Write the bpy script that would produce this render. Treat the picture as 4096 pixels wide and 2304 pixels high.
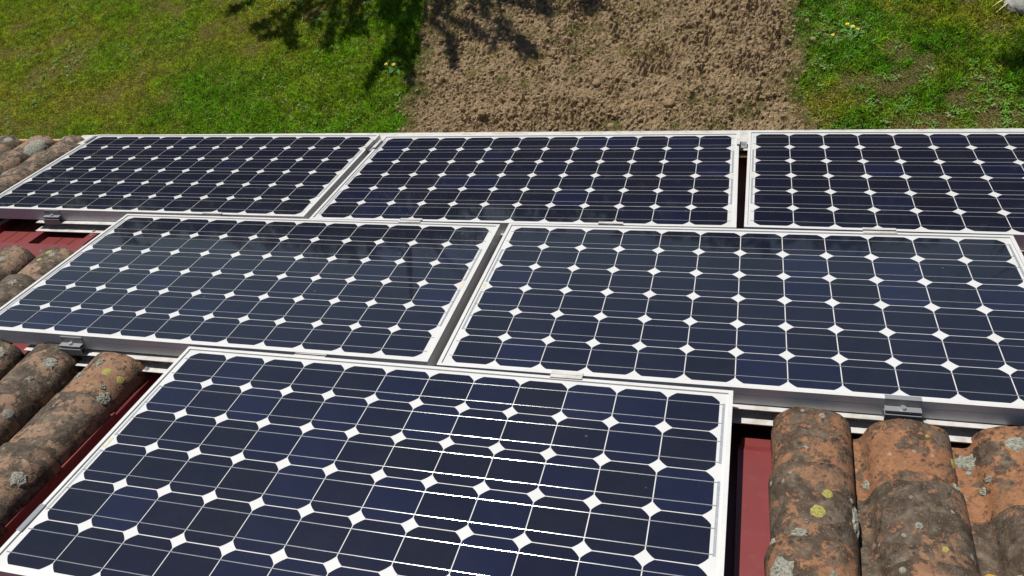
import bpy, math, random
import numpy as np
from mathutils import Matrix, Vector

for o in list(bpy.data.objects):
    bpy.data.objects.remove(o, do_unlink=True)
scene = bpy.context.scene
COL = scene.collection
random.seed(7)
RNG = np.random.default_rng(7)

# ------------------------------------------------------------------ frame of reference
SLOPE = math.radians(24)            # roof falls away from the viewer (+y); x to the right
GZ = -3.0                           # ground level
ROOF = Matrix.Rotation(-SLOPE, 4, 'X')
T = Matrix.Translation

# ------------------------------------------------------------------ camera
cam_d = bpy.data.cameras.new('camera')
cam = bpy.data.objects.new('camera', cam_d); COL.objects.link(cam)
cam_d.sensor_width = 36.0
cam_d.lens = 36.0 * 3217.1055 / 4096.0
cam_d.clip_start = 0.05; cam_d.clip_end = 3000
RX = Vector((0.96261647, 0.24719247, -0.11074934))
UP = Vector((-0.04493383, 0.54893214, 0.83465829))
BK = Vector((0.26711512, -0.79847942, 0.53951842))
m = Matrix((RX, UP, BK)).transposed().to_4x4()
cam.matrix_world = ROOF @ T((-0.00992583, -1.99942162, 1.34686534)) @ m
scene.camera = cam

# ------------------------------------------------------------------ light
SUN = (ROOF.to_3x3() @ Vector((-0.285, 0.04, 1.0))).normalized()   # towards the sun
world = bpy.data.worlds.new('World'); scene.world = world; world.use_nodes = True
wn = world.node_tree
sky = wn.nodes.new('ShaderNodeTexSky'); sky.sky_type = 'NISHITA'; sky.sun_disc = False
sky.sun_elevation = math.asin(SUN.z); sky.sun_rotation = math.atan2(SUN.x, SUN.y)
sky.air_density = 1.0; sky.dust_density = 0.4; sky.ozone_density = 1.5
bg = wn.nodes['Background']; bg.inputs['Strength'].default_value = 0.05
wn.links.new(sky.outputs[0], bg.inputs[0])
sl = bpy.data.lights.new('sun', 'SUN'); sl.energy = 5.0; sl.angle = math.radians(0.53); sl.color = (1.0, 0.955, 0.885)
so = bpy.data.objects.new('sun', sl); COL.objects.link(so)
so.matrix_world = T((0, 0, 20)) @ SUN.to_track_quat('Z', 'Y').to_matrix().to_4x4()
scene.view_settings.view_transform = 'Standard'; scene.view_settings.look = 'None'
scene.view_settings.exposure = 0.2; scene.view_settings.gamma = 1.0
scene.view_settings.use_curve_mapping = False

# ------------------------------------------------------------------ helpers
PM = {}                              # world matrices of things and parts
def put(o, M, parent=None):
    PM[o.name] = M.copy()
    if parent is not None:
        o.parent = parent
        o.matrix_basis = PM[parent.name].inverted() @ M
    else:
        o.matrix_basis = M
    return o
def tag(o, label=None, cat=None, group=None, kind=None):
    if label: o['label'] = label
    if cat: o['category'] = cat
    if group: o['group'] = group
    if kind: o['kind'] = kind
    return o
def empty(name, M, parent=None):
    o = bpy.data.objects.new(name, None); COL.objects.link(o); o.empty_display_size = 0.05
    return put(o, M, parent)
def link(name, me, M, parent=None):
    o = bpy.data.objects.new(name, me); COL.objects.link(o)
    return put(o, M, parent)

class MB:
    def __init__(s): s.v = []; s.f = []; s.sm = []
    def add(s, vs, fs, smooth=False):
        b = len(s.v); s.v += [tuple(p) for p in vs]
        for f in fs: s.f.append(tuple(b + i for i in f)); s.sm.append(smooth)
        return s
    def box(s, x0, x1, y0, y1, z0, z1):
        vs = [(x0,y0,z0),(x1,y0,z0),(x1,y1,z0),(x0,y1,z0),(x0,y0,z1),(x1,y0,z1),(x1,y1,z1),(x0,y1,z1)]
        return s.add(vs, [(0,3,2,1),(4,5,6,7),(0,1,5,4),(1,2,6,5),(2,3,7,6),(3,0,4,7)])
    def extx(s, prof, x0, x1, cut0=0.0, cut1=0.0):
        """closed (y,z) profile, counter-clockwise seen from +x, extruded along x; cut = mitre (x shift per unit y)"""
        n = len(prof)
        vs = [(x0 + cut0*(p[0]-prof[0][0]), p[0], p[1]) for p in prof] + [(x1 + cut1*(p[0]-prof[0][0]), p[0], p[1]) for p in prof]
        fs = [(i, (i+1) % n, n+(i+1) % n, n+i)[::-1] for i in range(n)]
        fs += [tuple(range(n))[::-1], tuple(range(n, 2*n))]
        return s.add(vs, fs)
    def tube(s, pts, rad, n=8, cap=True, smooth=True):
        pts = [Vector(p) for p in pts]; rings = []
        if not isinstance(rad, (list, tuple)): rad = [rad]*len(pts)
        for i, p in enumerate(pts):
            d = (pts[min(i+1, len(pts)-1)] - pts[max(i-1, 0)]).normalized()
            a = d.orthogonal().normalized(); b = d.cross(a)
            rings.append([p + rad[i]*(math.cos(2*math.pi*k/n)*a + math.sin(2*math.pi*k/n)*b) for k in range(n)])
        vs = [v for r in rings for v in r]; fs = []
        for i in range(len(pts)-1):
            for k in range(n):
                fs.append((i*n+k, i*n+(k+1) % n, (i+1)*n+(k+1) % n, (i+1)*n+k))
        s.add(vs, fs, smooth)
        if cap:
            s.f.append(tuple(len(s.v)-len(vs)+k for k in range(n))[::-1]); s.sm.append(False)
            s.f.append(tuple(len(s.v)-n+k for k in range(n))); s.sm.append(False)
        return s
    def mesh(s, name, mat):
        me = bpy.data.meshes.new(name); me.from_pydata(s.v, [], s.f)
        me.polygons.foreach_set('use_smooth', s.sm); me.materials.append(mat); me.update()
        return me
    def build(s, name, mat, M, parent=None): return link(name, s.mesh(name, mat), M, parent)

def mesh_np(name, v, tri, mat, col=None, smooth=False):
    me = bpy.data.meshes.new(name)
    n = len(tri)
    me.vertices.add(len(v)); me.vertices.foreach_set('co', np.ascontiguousarray(v, np.float32).ravel())
    me.loops.add(n*3); me.loops.foreach_set('vertex_index', np.ascontiguousarray(tri, np.int32).ravel())
    me.polygons.add(n); me.polygons.foreach_set('loop_start', np.arange(0, n*3, 3, dtype=np.int32))
    me.polygons.foreach_set('loop_total', np.full(n, 3, np.int32))
    me.polygons.foreach_set('use_smooth', np.full(n, smooth, bool))
    if col is not None:
        a = me.color_attributes.new('tint', 'FLOAT_COLOR', 'POINT')
        c = np.ones((len(v), 4), np.float32); c[:, :3] = col
        a.data.foreach_set('color', c.ravel())
    me.materials.append(mat); me.update(calc_edges=True); me.validate()
    return me

def _h(ix, iy, seed):
    n = (ix.astype(np.int64)*374761393 + iy.astype(np.int64)*668265263 + seed*1442695041) & 0xffffffff
    n = ((n ^ (n >> 13))*1274126177) & 0xffffffff
    return ((n ^ (n >> 16)) & 0xffff)/65535.0
def vnoise(x, y, seed=0):
    ix = np.floor(x); iy = np.floor(y); fx = x-ix; fy = y-iy
    fx = fx*fx*(3-2*fx); fy = fy*fy*(3-2*fy)
    a = _h(ix, iy, seed); b = _h(ix+1, iy, seed); c = _h(ix, iy+1, seed); d = _h(ix+1, iy+1, seed)
    return (a*(1-fx)+b*fx)*(1-fy) + (c*(1-fx)+d*fx)*fy
def fbm(x, y, seed=0, o=4):
    s = 0; a = .5
    for k in range(o): s = s + a*vnoise(x*2**k+17.3*k, y*2**k-9.1*k, seed+k); a *= .5
    return s/(1-.5**o)
def sstep(a, b, x):
    t = np.clip((x-a)/(b-a), 0, 1); return t*t*(3-2*t)

# ------------------------------------------------------------------ materials
def mat(name):
    m = bpy.data.materials.new(name); m.use_nodes = True
    return m, m.node_tree.nodes, m.node_tree.links, m.node_tree.nodes['Principled BSDF']
def nz(N, L, scale, detail=4, rough=.55, vec=None, dist=0.0):
    n = N.new('ShaderNodeTexNoise'); n.inputs['Scale'].default_value = scale; n.inputs['Detail'].default_value = detail
    n.inputs['Roughness'].default_value = rough; n.inputs['Distortion'].default_value = dist
    if vec is not None: L.new(vec, n.inputs['Vector'])
    return n
def ramp(N, L, src, stops):
    r = N.new('ShaderNodeValToRGB'); el = r.color_ramp.elements
    while len(el) < len(stops): el.new(.5)
    for e, (p, c) in zip(el, stops):
        e.position = p; e.color = (*c, 1) if len(c) == 3 else c
    L.new(src, r.inputs[0]); return r
def mix(N, L, fac, a, b, blend='MIX'):
    n = N.new('ShaderNodeMix'); n.data_type = 'RGBA'; n.blend_type = blend
    for sock, val in ((n.inputs[0], fac), (n.inputs[6], a), (n.inputs[7], b)):
        if isinstance(val, (int, float)): sock.default_value = val
        elif isinstance(val, tuple): sock.default_value = (*val, 1)
        else: L.new(val, sock)
    return n.outputs[2]
def mth(N, L, op, a, b=0.0, clamp=False):
    n = N.new('ShaderNodeMath'); n.operation = op; n.use_clamp = clamp
    for k, val in ((0, a), (1, b)):
        if isinstance(val, (int, float)): n.inputs[k].default_value = val
        else: L.new(val, n.inputs[k])
    return n.outputs[0]
def bump(N, L, B, h, dist, strength=1.0):
    b = N.new('ShaderNodeBump'); b.inputs['Distance'].default_value = dist; b.inputs['Strength'].default_value = strength
    L.new(h, b.inputs['Height']); L.new(b.outputs[0], B.inputs['Normal']); return b
def objco(N): return N.new('ShaderNodeTexCoord').outputs['Object']

def m_metal(name, col, metallic, rough, dirt=.15, scale=40, dirtcol=(.25, .22, .17)):
    m, N, L, B = mat(name); co = objco(N)
    n = nz(N, L, scale, 5, .6, co); n2 = nz(N, L, scale*.17, 3, .6, co)
    f = ramp(N, L, n.outputs[0], [(.45, (0, 0, 0)), (.78, (1, 1, 1))])
    ff = mth(N, L, 'MULTIPLY', f.outputs[0], dirt)
    c = mix(N, L, ff, col, dirtcol)
    L.new(c, B.inputs['Base Color']); B.inputs['Metallic'].default_value = metallic
    r = ramp(N, L, n2.outputs[0], [(.3, (rough*.8,)*3), (.7, (rough*1.25,)*3)]); L.new(r.outputs[0], B.inputs['Roughness'])
    return m
M_FRAME = m_metal('anodised_frame', (.55, .55, .54), .12, .45, .14, 60, (.30, .27, .22))
M_RAIL = m_metal('rail_aluminium', (.52, .51, .49), .15, .5, .75, 28)
M_CLAMP = m_metal('clamp_aluminium', (.25, .26, .27), .35, .4, .12, 50)
M_STEEL = m_metal('bolt_steel', (.70, .70, .70), .85, .3, .2, 80)

def m_cell():
    m, N, L, B = mat('silicon_cell'); co = objco(N)
    oi = N.new('ShaderNodeObjectInfo')
    n = nz(N, L, 9, 2, .5, co)
    f = ramp(N, L, n.outputs[0], [(.3, (.85, .85, .85)), (.7, (1.12, 1.12, 1.12))])
    c = mix(N, L, 1.0, oi.outputs['Color'], f.outputs[0], 'MULTIPLY')
    sep = N.new('ShaderNodeSeparateXYZ'); L.new(co, sep.inputs[0])      # fine contact fingers across the cell
    w = mth(N, L, 'SINE', mth(N, L, 'MULTIPLY', sep.outputs[0], 2*math.pi/.0024))
    g = mth(N, L, 'GREATER_THAN', w, .86)
    c = mix(N, L, mth(N, L, 'MULTIPLY', g, .07), c, (.26, .27, .30))
    gp = N.new('ShaderNodeNewGeometry'); du = nz(N, L, 3.5, 6, .7, gp.outputs['Position']); df = nz(N, L, 120, 3, .7, gp.outputs['Position'])
    dd = mth(N, L, 'MULTIPLY', ramp(N, L, du.outputs[0], [(.38, (0, 0, 0)), (.72, (1, 1, 1))]).outputs[0], mth(N, L, 'MULTIPLY', df.outputs[0], .022))
    sp = N.new('ShaderNodeTexVoronoi'); sp.inputs['Scale'].default_value = 16; L.new(gp.outputs['Position'], sp.inputs['Vector'])
    sf = mth(N, L, 'MULTIPLY', ramp(N, L, sp.outputs['Distance'], [(.035, (1, 1, 1)), (.06, (0, 0, 0))]).outputs[0], ramp(N, L, sp.outputs['Color'], [(.72, (0, 0, 0)), (.74, (1, 1, 1))]).outputs[0])
    dd = mth(N, L, 'ADD', dd, mth(N, L, 'MULTIPLY', sf, .18))
    c = mix(N, L, dd, c, (.42, .39, .34))
    L.new(c, B.inputs['Base Color']); B.inputs['Roughness'].default_value = .32
    B.inputs['Coat Weight'].default_value = 1.0; B.inputs['Coat Roughness'].default_value = .035; B.inputs['Coat IOR'].default_value = 1.45
    n2 = nz(N, L, 30, 5, .7, co)
    B.inputs['Specular IOR Level'].default_value = .05
    return m
M_CELL = m_cell()
def m_back():
    m, N, L, B = mat('white_backsheet'); co = objco(N)
    n = nz(N, L, 6, 4, .6, co)
    c = ramp(N, L, n.outputs[0], [(.3, (.50, .50, .49)), (.75, (.57, .57, .57))])
    L.new(c.outputs[0], B.inputs['Base Color']); B.inputs['Roughness'].default_value = .5
    B.inputs['Coat Weight'].default_value = 1.0; B.inputs['Coat Roughness'].default_value = .035; B.inputs['Coat IOR'].default_value = 1.45
    return m
M_BACK = m_back()
def m_plain(name, col, rough=.5, metallic=0.0, coat=0.0):
    m, N, L, B = mat(name); co = objco(N)
    n = nz(N, L, 70, 3, .6, co)
    a = tuple(x*.88 for x in col); b = tuple(min(1, x*1.12) for x in col)
    c = ramp(N, L, n.outputs[0], [(.35, a), (.65, b)]); L.new(c.outputs[0], B.inputs['Base Color'])
    B.inputs['Roughness'].default_value = rough; B.inputs['Metallic'].default_value = metallic
    B.inputs['Coat Weight'].default_value = coat; B.inputs['Coat Roughness'].default_value = .05
    return m
M_BUS = m_plain('tinned_ribbon', (.55, .56, .56), .14, .75)
M_CONN = m_plain('string_connector', (.42, .44, .46), .35, .5)
M_LABEL = m_plain('paper_label', (.52, .47, .36), .6, 0, .8)

def m_red():
    m, N, L, B = mat('red_coated_sheet'); co = objco(N)
    n = nz(N, L, 5, 5, .65, co); n2 = nz(N, L, 140, 3, .6, co); n3 = nz(N, L, 26, 5, .7, co)
    c = ramp(N, L, n.outputs[0], [(.3, (.135, .023, .022)), (.7, (.180, .034, .032))])
    f = ramp(N, L, n2.outputs[0], [(.70, (0, 0, 0)), (.76, (1, 1, 1))])
    f3 = ramp(N, L, n3.outputs[0], [(.56, (0, 0, 0)), (.78, (1, 1, 1))])
    c1 = mix(N, L, mth(N, L, 'MULTIPLY', f3.outputs[0], .45), c.outputs[0], (.16, .075, .055))
    c2 = mix(N, L, mth(N, L, 'MULTIPLY', f.outputs[0], .5), c1, (.34, .22, .19))
    L.new(c2, B.inputs['Base Color']); B.inputs['Roughness'].default_value = .38
    return m
M_RED = m_red()

def m_tile():
    m, N, L, B = mat('weathered_clay_tile')
    tc = N.new('ShaderNodeTexCoord'); oi = N.new('ShaderNodeObjectInfo')
    add = N.new('ShaderNodeVectorMath'); add.operation = 'ADD'
    off = N.new('ShaderNodeVectorMath'); off.operation = 'SCALE'; off.inputs[0].default_value = (13.0, 7.0, 5.0)
    L.new(oi.outputs['Random'], off.inputs['Scale']); L.new(tc.outputs['Object'], add.inputs[0]); L.new(off.outputs[0], add.inputs[1])
    co = add.outputs[0]
    sepc = N.new('ShaderNodeSeparateColor'); L.new(oi.outputs['Color'], sepc.inputs[0])
    dirt, warm = sepc.outputs[0], sepc.outputs[1]
    big = nz(N, L, 11, 5, .62, co, .4); mid = nz(N, L, 42, 6, .7, co, .6); fine = nz(N, L, 150, 5, .7, co)
    var = nz(N, L, 24, 4, .65, co, .8)
    clay = ramp(N, L, big.outputs[0], [(.28, (.085, .040, .022)), (.5, (.215, .098, .046)), (.70, (.36, .175, .088))])
    cool = ramp(N, L, big.outputs[0], [(.25, (.12, .095, .072)), (.5, (.22, .168, .125)), (.72, (.33, .255, .19))])
    base = mix(N, L, warm, cool.outputs[0], clay.outputs[0])
    base = mix(N, L, mth(N, L, 'MULTIPLY', ramp(N, L, fine.outputs[0], [(.35, (0, 0, 0)), (.7, (1, 1, 1))]).outputs[0], .45), base, (.38, .205, .11))
    # grey-brown growth in patches
    s = mth(N, L, 'ADD', mth(N, L, 'MULTIPLY', big.outputs[0], .78), mth(N, L, 'MULTIPLY', mid.outputs[0], .46))
    s = mth(N, L, 'ADD', s, mth(N, L, 'SUBTRACT', mth(N, L, 'MULTIPLY', dirt, .34), .22))
    s = mth(N, L, 'ADD', s, mth(N, L, 'MULTIPLY', mth(N, L, 'SUBTRACT', fine.outputs[0], .5), .20))
    f1 = ramp(N, L, s, [(.545, (0, 0, 0)), (.605, (1, 1, 1))])
    grey = ramp(N, L, mth(N, L, 'ADD', mth(N, L, 'MULTIPLY', var.outputs[0], .6), mth(N, L, 'MULTIPLY', mid.outputs[0], .4)), [(.36, (.014, .012, .010)), (.47, (.036, .031, .024)), (.56, (.085, .073, .055)), (.66, (.15, .13, .098))])
    c = mix(N, L, mth(N, L, 'MULTIPLY', f1.outputs[0], .9), base, grey.outputs[0])
    # black spots
    vor = N.new('ShaderNodeTexVoronoi'); vor.inputs['Scale'].default_value = 62; vor.inputs['Randomness'].default_value = 1.0
    wob = N.new('ShaderNodeVectorMath'); wob.operation = 'MULTIPLY_ADD'; wob.inputs[1].default_value = (.02,)*3
    L.new(mid.outputs['Color'], wob.inputs[0]); L.new(co, wob.inputs[2]); L.new(wob.outputs[0], vor.inputs['Vector'])
    sp = ramp(N, L, mth(N, L, 'ADD', vor.outputs['Distance'], mth(N, L, 'MULTIPLY', mth(N, L, 'SUBTRACT', fine.outputs[0], .5), .9)), [(.16, (1, 1, 1)), (.38, (0, 0, 0))])
    pick = ramp(N, L, vor.outputs['Color'], [(.58, (0, 0, 0)), (.70, (1, 1, 1))])
    fs = mth(N, L, 'MULTIPLY', sp.outputs[0], pick.outputs[0])
    c = mix(N, L, mth(N, L, 'MULTIPLY', fs, .8), c, (.035, .032, .028))
    # pale crust specks
    v2 = N.new('ShaderNodeTexVoronoi'); v2.inputs['Scale'].default_value = 34; L.new(wob.outputs[0], v2.inputs['Vector'])
    sp2 = ramp(N, L, v2.outputs['Distance'], [(.12, (1, 1, 1)), (.2, (0, 0, 0))])
    pk2 = ramp(N, L, v2.outputs['Color'], [(.70, (0, 0, 0)), (.74, (1, 1, 1))])
    c = mix(N, L, mth(N, L, 'MULTIPLY', mth(N, L, 'MULTIPLY', sp2.outputs[0], pk2.outputs[0]), .75), c, (.30, .29, .23))
    v3 = N.new('ShaderNodeTexVoronoi'); v3.inputs['Scale'].default_value = 200; L.new(co, v3.inputs['Vector'])
    sp3 = ramp(N, L, v3.outputs['Distance'], [(.14, (1, 1, 1)), (.24, (0, 0, 0))])
    pk3 = ramp(N, L, v3.outputs['Color'], [(.66, (0, 0, 0)), (.7, (1, 1, 1))])
    c = mix(N, L, mth(N, L, 'MULTIPLY', mth(N, L, 'MULTIPLY', sp3.outputs[0], pk3.outputs[0]), .55), c, (.46, .30, .19))
    L.new(c, B.inputs['Base Color']); B.inputs['Roughness'].default_value = .88; B.inputs['Specular IOR Level'].default_value = .25
    h = mth(N, L, 'ADD', mth(N, L, 'MULTIPLY', mid.outputs[0], .8), mth(N, L, 'MULTIPLY', fine.outputs[0], .35))
    h = mth(N, L, 'ADD', h, mth(N, L, 'MULTIPLY', f1.outputs[0], .15)); h = mth(N, L, 'SUBTRACT', h, mth(N, L, 'MULTIPLY', fs, .25))
    bump(N, L, B, h, .0048, 1.0)
    return m
M_TILE = m_tile()
def m_lichen(name, a, b):
    m, N, L, B = mat(name); co = objco(N)
    n = nz(N, L, 190, 5, .7, co)
    c = ramp(N, L, n.outputs[0], [(.32, a), (.62, b)]); L.new(c.outputs[0], B.inputs['Base Color'])
    B.inputs['Roughness'].default_value = .95; bump(N, L, B, n.outputs[0], .004)
    return m
M_LG = m_lichen('grey_lichen', (.06, .06, .048), (.34, .34, .275))
M_LY = m_lichen('yellow_lichen', (.14, .125, .025), (.38, .345, .10))
M_LO = m_lichen('orange_lichen', (.30, .14, .01), (.62, .33, .03))
M_LW = m_lichen('pale_lichen', (.12, .11, .09), (.30, .285, .245))

def m_leafy(name, trans=.35, rough=.55):
    m, N, L, B = mat(name)
    at = N.new('ShaderNodeAttribute'); at.attribute_name = 'tint'
    L.new(at.outputs['Color'], B.inputs['Base Color']); B.inputs['Roughness'].default_value = rough
    B.inputs['Specular IOR Level'].default_value = .12
    tr = N.new('ShaderNodeBsdfTranslucent'); L.new(at.outputs['Color'], tr.inputs['Color'])
    ms = N.new('ShaderNodeMixShader'); ms.inputs[0].default_value = trans
    L.new(B.outputs[0], ms.inputs[1]); L.new(tr.outputs[0], ms.inputs[2]); L.new(ms.outputs[0], N['Material Output'].inputs[0])
    return m
M_GRASS = m_leafy('grass_blades', .4, .7)
M_WEED = m_leafy('weed_leaves', .2, .45)
M_LEAF = m_leafy('tree_leaves')

def m_ground():
    m, N, L, B = mat('lawn_ground'); co = objco(N)
    a = nz(N, L, 1.3, 5, .6, co); b = nz(N, L, 22, 5, .7, co)
    c = ramp(N, L, a.outputs[0], [(.3, (.055, .072, .012)), (.5, (.075, .082, .016)), (.7, (.11, .095, .030))])
    c2 = mix(N, L, ramp(N, L, b.outputs[0], [(.35, (0, 0, 0)), (.7, (1, 1, 1))]).outputs[0], c.outputs[0], (.10, .075, .04))
    L.new(c2, B.inputs['Base Color']); B.inputs['Roughness'].default_value = .95; B.inputs['Specular IOR Level'].default_value = .1
    bump(N, L, B, b.outputs[0], .03)
    return m
M_GROUND = m_ground()
def m_soil():
    m, N, L, B = mat('tilled_soil'); co = objco(N)
    a = nz(N, L, 2.2, 5, .6, co); b = nz(N, L, 45, 6, .75, co); d = nz(N, L, 14, 4, .6, co)
    c = ramp(N, L, a.outputs[0], [(.3, (.192, .130, .072)), (.7, (.285, .203, .117))])
    c = mix(N, L, ramp(N, L, b.outputs[0], [(.35, (0, 0, 0)), (.68, (1, 1, 1))]).outputs[0], c.outputs[0], (.375, .285, .175))
    c = mix(N, L, mth(N, L, 'MULTIPLY', ramp(N, L, d.outputs[0], [(.55, (0, 0, 0)), (.75, (1, 1, 1))]).outputs[0], .5), c, (.15, .10, .056))
    L.new(c, B.inputs['Base Color']); B.inputs['Roughness'].default_value = .97; B.inputs['Specular IOR Level'].default_value = .1
    bump(N, L, B, b.outputs[0], .02)
    return m
M_SOIL = m_soil()
M_WALL = m_plain('render_wall', (.55, .50, .42), .9)
M_GUT = m_plain('gutter_sheet', (.50, .31, .21), .5)
M_STONE = m_lichen('pale_limestone', (.17, .17, .16), (.38, .37, .35))
M_BARK = m_lichen('tree_bark', (.05, .04, .03), (.14, .11, .085))
M_PETAL = m_plain('yellow_petals', (.85, .58, .015), .6)
M_STEM = m_plain('green_stem', (.06, .17, .015), .8)
M_STRAW = m_plain('dry_strap_leaves', (.46, .41, .20), .6)

# ------------------------------------------------------------------ ground
g = MB(); S = 900
g.add([(-S, -S, GZ), (S, -S, GZ), (S, S, GZ), (-S, S, GZ)], [(0, 1, 2, 3)])
tag(g.build('ground', M_GROUND, Matrix()), kind='structure')

SX0, SX1, SY0, SY1 = -3.35, 0.68, 2.3, 7.2          # tilled strip, edges run along y
def soil_edge(x, y):
    l = -3.10 + .30*(fbm(y*2.3, y*0+3.1, 5)-.5) + .16*(vnoise(y*8, y*0, 8)-.5) + .10*(vnoise(x*14, y*14, 18)-.5)
    r = 0.46 + .18*(fbm(y*2.1, y*0+8.7, 6)-.5) + .13*(vnoise(y*9, y*0+4, 9)-.5) + .10*(vnoise(x*14, y*14, 19)-.5)
    return l, r
def soil_h(x, y):
    rg = sstep(.36, .66, fbm(x*1.4+5, y*1.4, 13, 3)); rg2 = sstep(.35, .65, fbm(x*4.5, y*4.5+2, 15, 2))
    h = .070*(fbm(x*2.6, y*2.6, 11, 3)-.5) + (.035+.06*rg)*(fbm(x*9+.8*rg2, y*9, 21, 4)-.5)
    w = fbm(x*19+2.2*fbm(x*7, y*7, 44, 2), y*19+2.2*fbm(x*7+9, y*7, 45, 2), 31, 4); h = h + (.032+.045*rg*rg2+.016*rg2)*(np.abs(w-.5)*2.4-.3)
    c = fbm(x*46, y*46, 71, 2); h = h + (.034+.014*rg2)*(c-.5) + .014*(vnoise(x*85, y*85, 91)-.5)
    return h
st = .0105
xs = np.arange(SX0, SX1, st); ys = np.arange(SY0, SY1, st*1.25)
X, Y = np.meshgrid(xs, ys)
Xj = X + RNG.uniform(-.3, .3, X.shape)*st; Yj = Y + RNG.uniform(-.3, .3, X.shape)*st
l, r = soil_edge(Xj, Yj)
inside = np.minimum(sstep(-.07, .07, Xj-l), sstep(-.07, .07, r-Xj))
H = soil_h(Xj, Yj) + .035
Z = GZ - .03 + (.03 + H)*inside
nx, ny = len(xs), len(ys)
idx = np.arange(nx*ny).reshape(ny, nx)
a, b, c, d = idx[:-1, :-1].ravel(), idx[:-1, 1:].ravel(), idx[1:, 1:].ravel(), idx[1:, :-1].ravel()
tri = np.concatenate([np.stack([a, b, c], 1), np.stack([a, c, d], 1)])
me = mesh_np('tilled_soil', np.stack([Xj, Yj, Z], -1).reshape(-1, 3), tri, M_SOIL, smooth=False)
tag(link('tilled_soil', me, Matrix()), kind='structure')

# clods of earth
ICO_V = []; t_ = (1+5**.5)/2
for p in [(-1,t_,0),(1,t_,0),(-1,-t_,0),(1,-t_,0),(0,-1,t_),(0,1,t_),(0,-1,-t_),(0,1,-t_),(t_,0,-1),(t_,0,1),(-t_,0,-1),(-t_,0,1)]:
    q = np.array(p); ICO_V.append(q/np.linalg.norm(q))
ICO_V = np.array(ICO_V)
ICO_F = np.array([(0,11,5),(0,5,1),(0,1,7),(0,7,10),(0,10,11),(1,5,9),(5,11,4),(11,10,2),(10,7,6),(7,1,8),(3,9,4),(3,4,2),(3,2,6),(3,6,8),(3,8,9),(4,9,5),(2,4,11),(6,2,10),(8,6,7),(9,8,1)])
n = 9500
cx = RNG.uniform(-3.2, .6, n); cy = RNG.uniform(2.6, 6.9, n)
l, r = soil_edge(cx, cy); k = (cx > l-.03) & (cx < r+.03); cx, cy = cx[k], cy[k]; n = len(cx)
rad = .004 + .019*RNG.power(.22, n)
V = ICO_V[None]*(1+RNG.uniform(-.28, .28, (n, 12, 1)))*rad[:, None, None]*np.stack([RNG.uniform(.8, 1.4, n), RNG.uniform(.8, 1.3, n), RNG.uniform(.6, .95, n)], 1)[:, None, :]
V = V + np.stack([cx, cy, GZ+.035+soil_h(cx, cy)+rad*.25], 1)[:, None, :]
F = (ICO_F[None] + 12*np.arange(n)[:, None, None]).reshape(-1, 3)
tag(link('earth_clods', mesh_np('earth_clods', V.reshape(-1, 3), F, M_SOIL), Matrix()), 'small brown clods of earth strewn over the tilled strip', 'clods', kind='stuff')

# ------------------------------------------------------------------ house with its roof
house = tag(empty('house', T((0, 0, GZ))), 'house roof of lichen covered clay tiles and red metal sheet under the solar panels', 'house')
w = MB()
w.box(-7.5, 5.5, -7.0, .75, 0, 2.05)
w.build('wall', M_WALL, T((0, 0, GZ)), house)

# red sheet: profile across x, extruded along the slope
prof = [(-7.4, -.112), (-3.740, -0.112), (-3.731, -0.112), (-3.725, -0.086), (-3.684, -0.086), (-3.678, -0.112), (-3.601, -0.112), (-3.598, -0.109), (-3.595, -0.112), (-3.531, -0.112), (-3.528, -0.109), (-3.525, -0.112), (-3.457, -0.112), (-3.451, -0.086), (-3.410, -0.086), (-3.404, -0.112), (-3.328, -0.112), (-3.325, -0.109), (-3.322, -0.112), (-3.257, -0.112), (-3.254, -0.109), (-3.251, -0.112), (-3.184, -0.112), (-3.178, -0.086), (-3.137, -0.086), (-3.131, -0.112), (-3.055, -0.112), (-3.052, -0.109), (-3.049, -0.112), (-2.984, -0.112), (-2.981, -0.109), (-2.978, -0.112), (-2.911, -0.112), (-2.905, -0.086), (-2.864, -0.086), (-2.858, -0.112), (-2.779, -0.112), (-2.776, -0.109), (-2.773, -0.112), (-2.707, -0.112), (-2.704, -0.109), (-2.701, -0.112), (-2.631, -0.112), (-2.625, -0.086), (-2.586, -0.086), (-2.580, -0.112), (-2.480, -0.112), (-2.47, -.16), (-1.84, -.17), (-1.815, -.150), (-1.813, -.118),
        (-1.760, -.118), (-1.757, -.114), (-1.752, -.118), (-1.745, -.155), (-1.60, -.165), (.28, -.165), (.30, -.165), (5.4, -.165)]
s = MB(); ya, yb = -6.6, 1.328
vs = [(x, ya, z) for x, z in prof] + [(x, yb, z) for x, z in prof] + [(x, ya, z-.004) for x, z in prof] + [(x, yb, z-.004) for x, z in prof]
n = len(prof); fs = []
for i in range(n-1):
    fs += [(i, i+1, n+i+1, n+i), (2*n+i, 3*n+i, 3*n+i+1, 2*n+i+1), (i, 2*n+i, 2*n+i+1, i+1), (n+i, n+i+1, 3*n+i+1, 3*n+i)]
s.add(vs, fs); s.build('red_roof_sheet', M_RED, ROOF, house)
def plate(name, x0, x1, y0, y1, z, th=.004, lip=None):
    p = MB(); p.box(x0, x1, y0, y1, z-th, z)
    if lip: p.box(x0, x1, y1, y1+.004, z-lip, z)
    return p.build(name, M_RED, ROOF, house)
plate('flashing', -3.6, -2.42, .12, .274, -.0815, .004, .006)
f = MB(); f.box(.021, .20, -2.4, -.450, -.124, -.120); f.box(.021, .025, -2.4, -.450, -.16, -.1245); f.box(.021, .2, -.446, -.450, -.15, -.1245)
f.build('flashing', M_RED, ROOF, house)
f = MB(); f.box(.0145, .19, -2.4, -.500, -.1165, -.1125); f.box(.0145, .0185, -2.4, -.500, -.155, -.117)
f.add([(.0145, -.500, -.1125), (.19, -.500, -.1125), (.19, -.478, -.1195), (.0145, -.478, -.1195)], [(0, 1, 2, 3)])
f.build('flashing', M_RED, ROOF, house)
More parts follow.
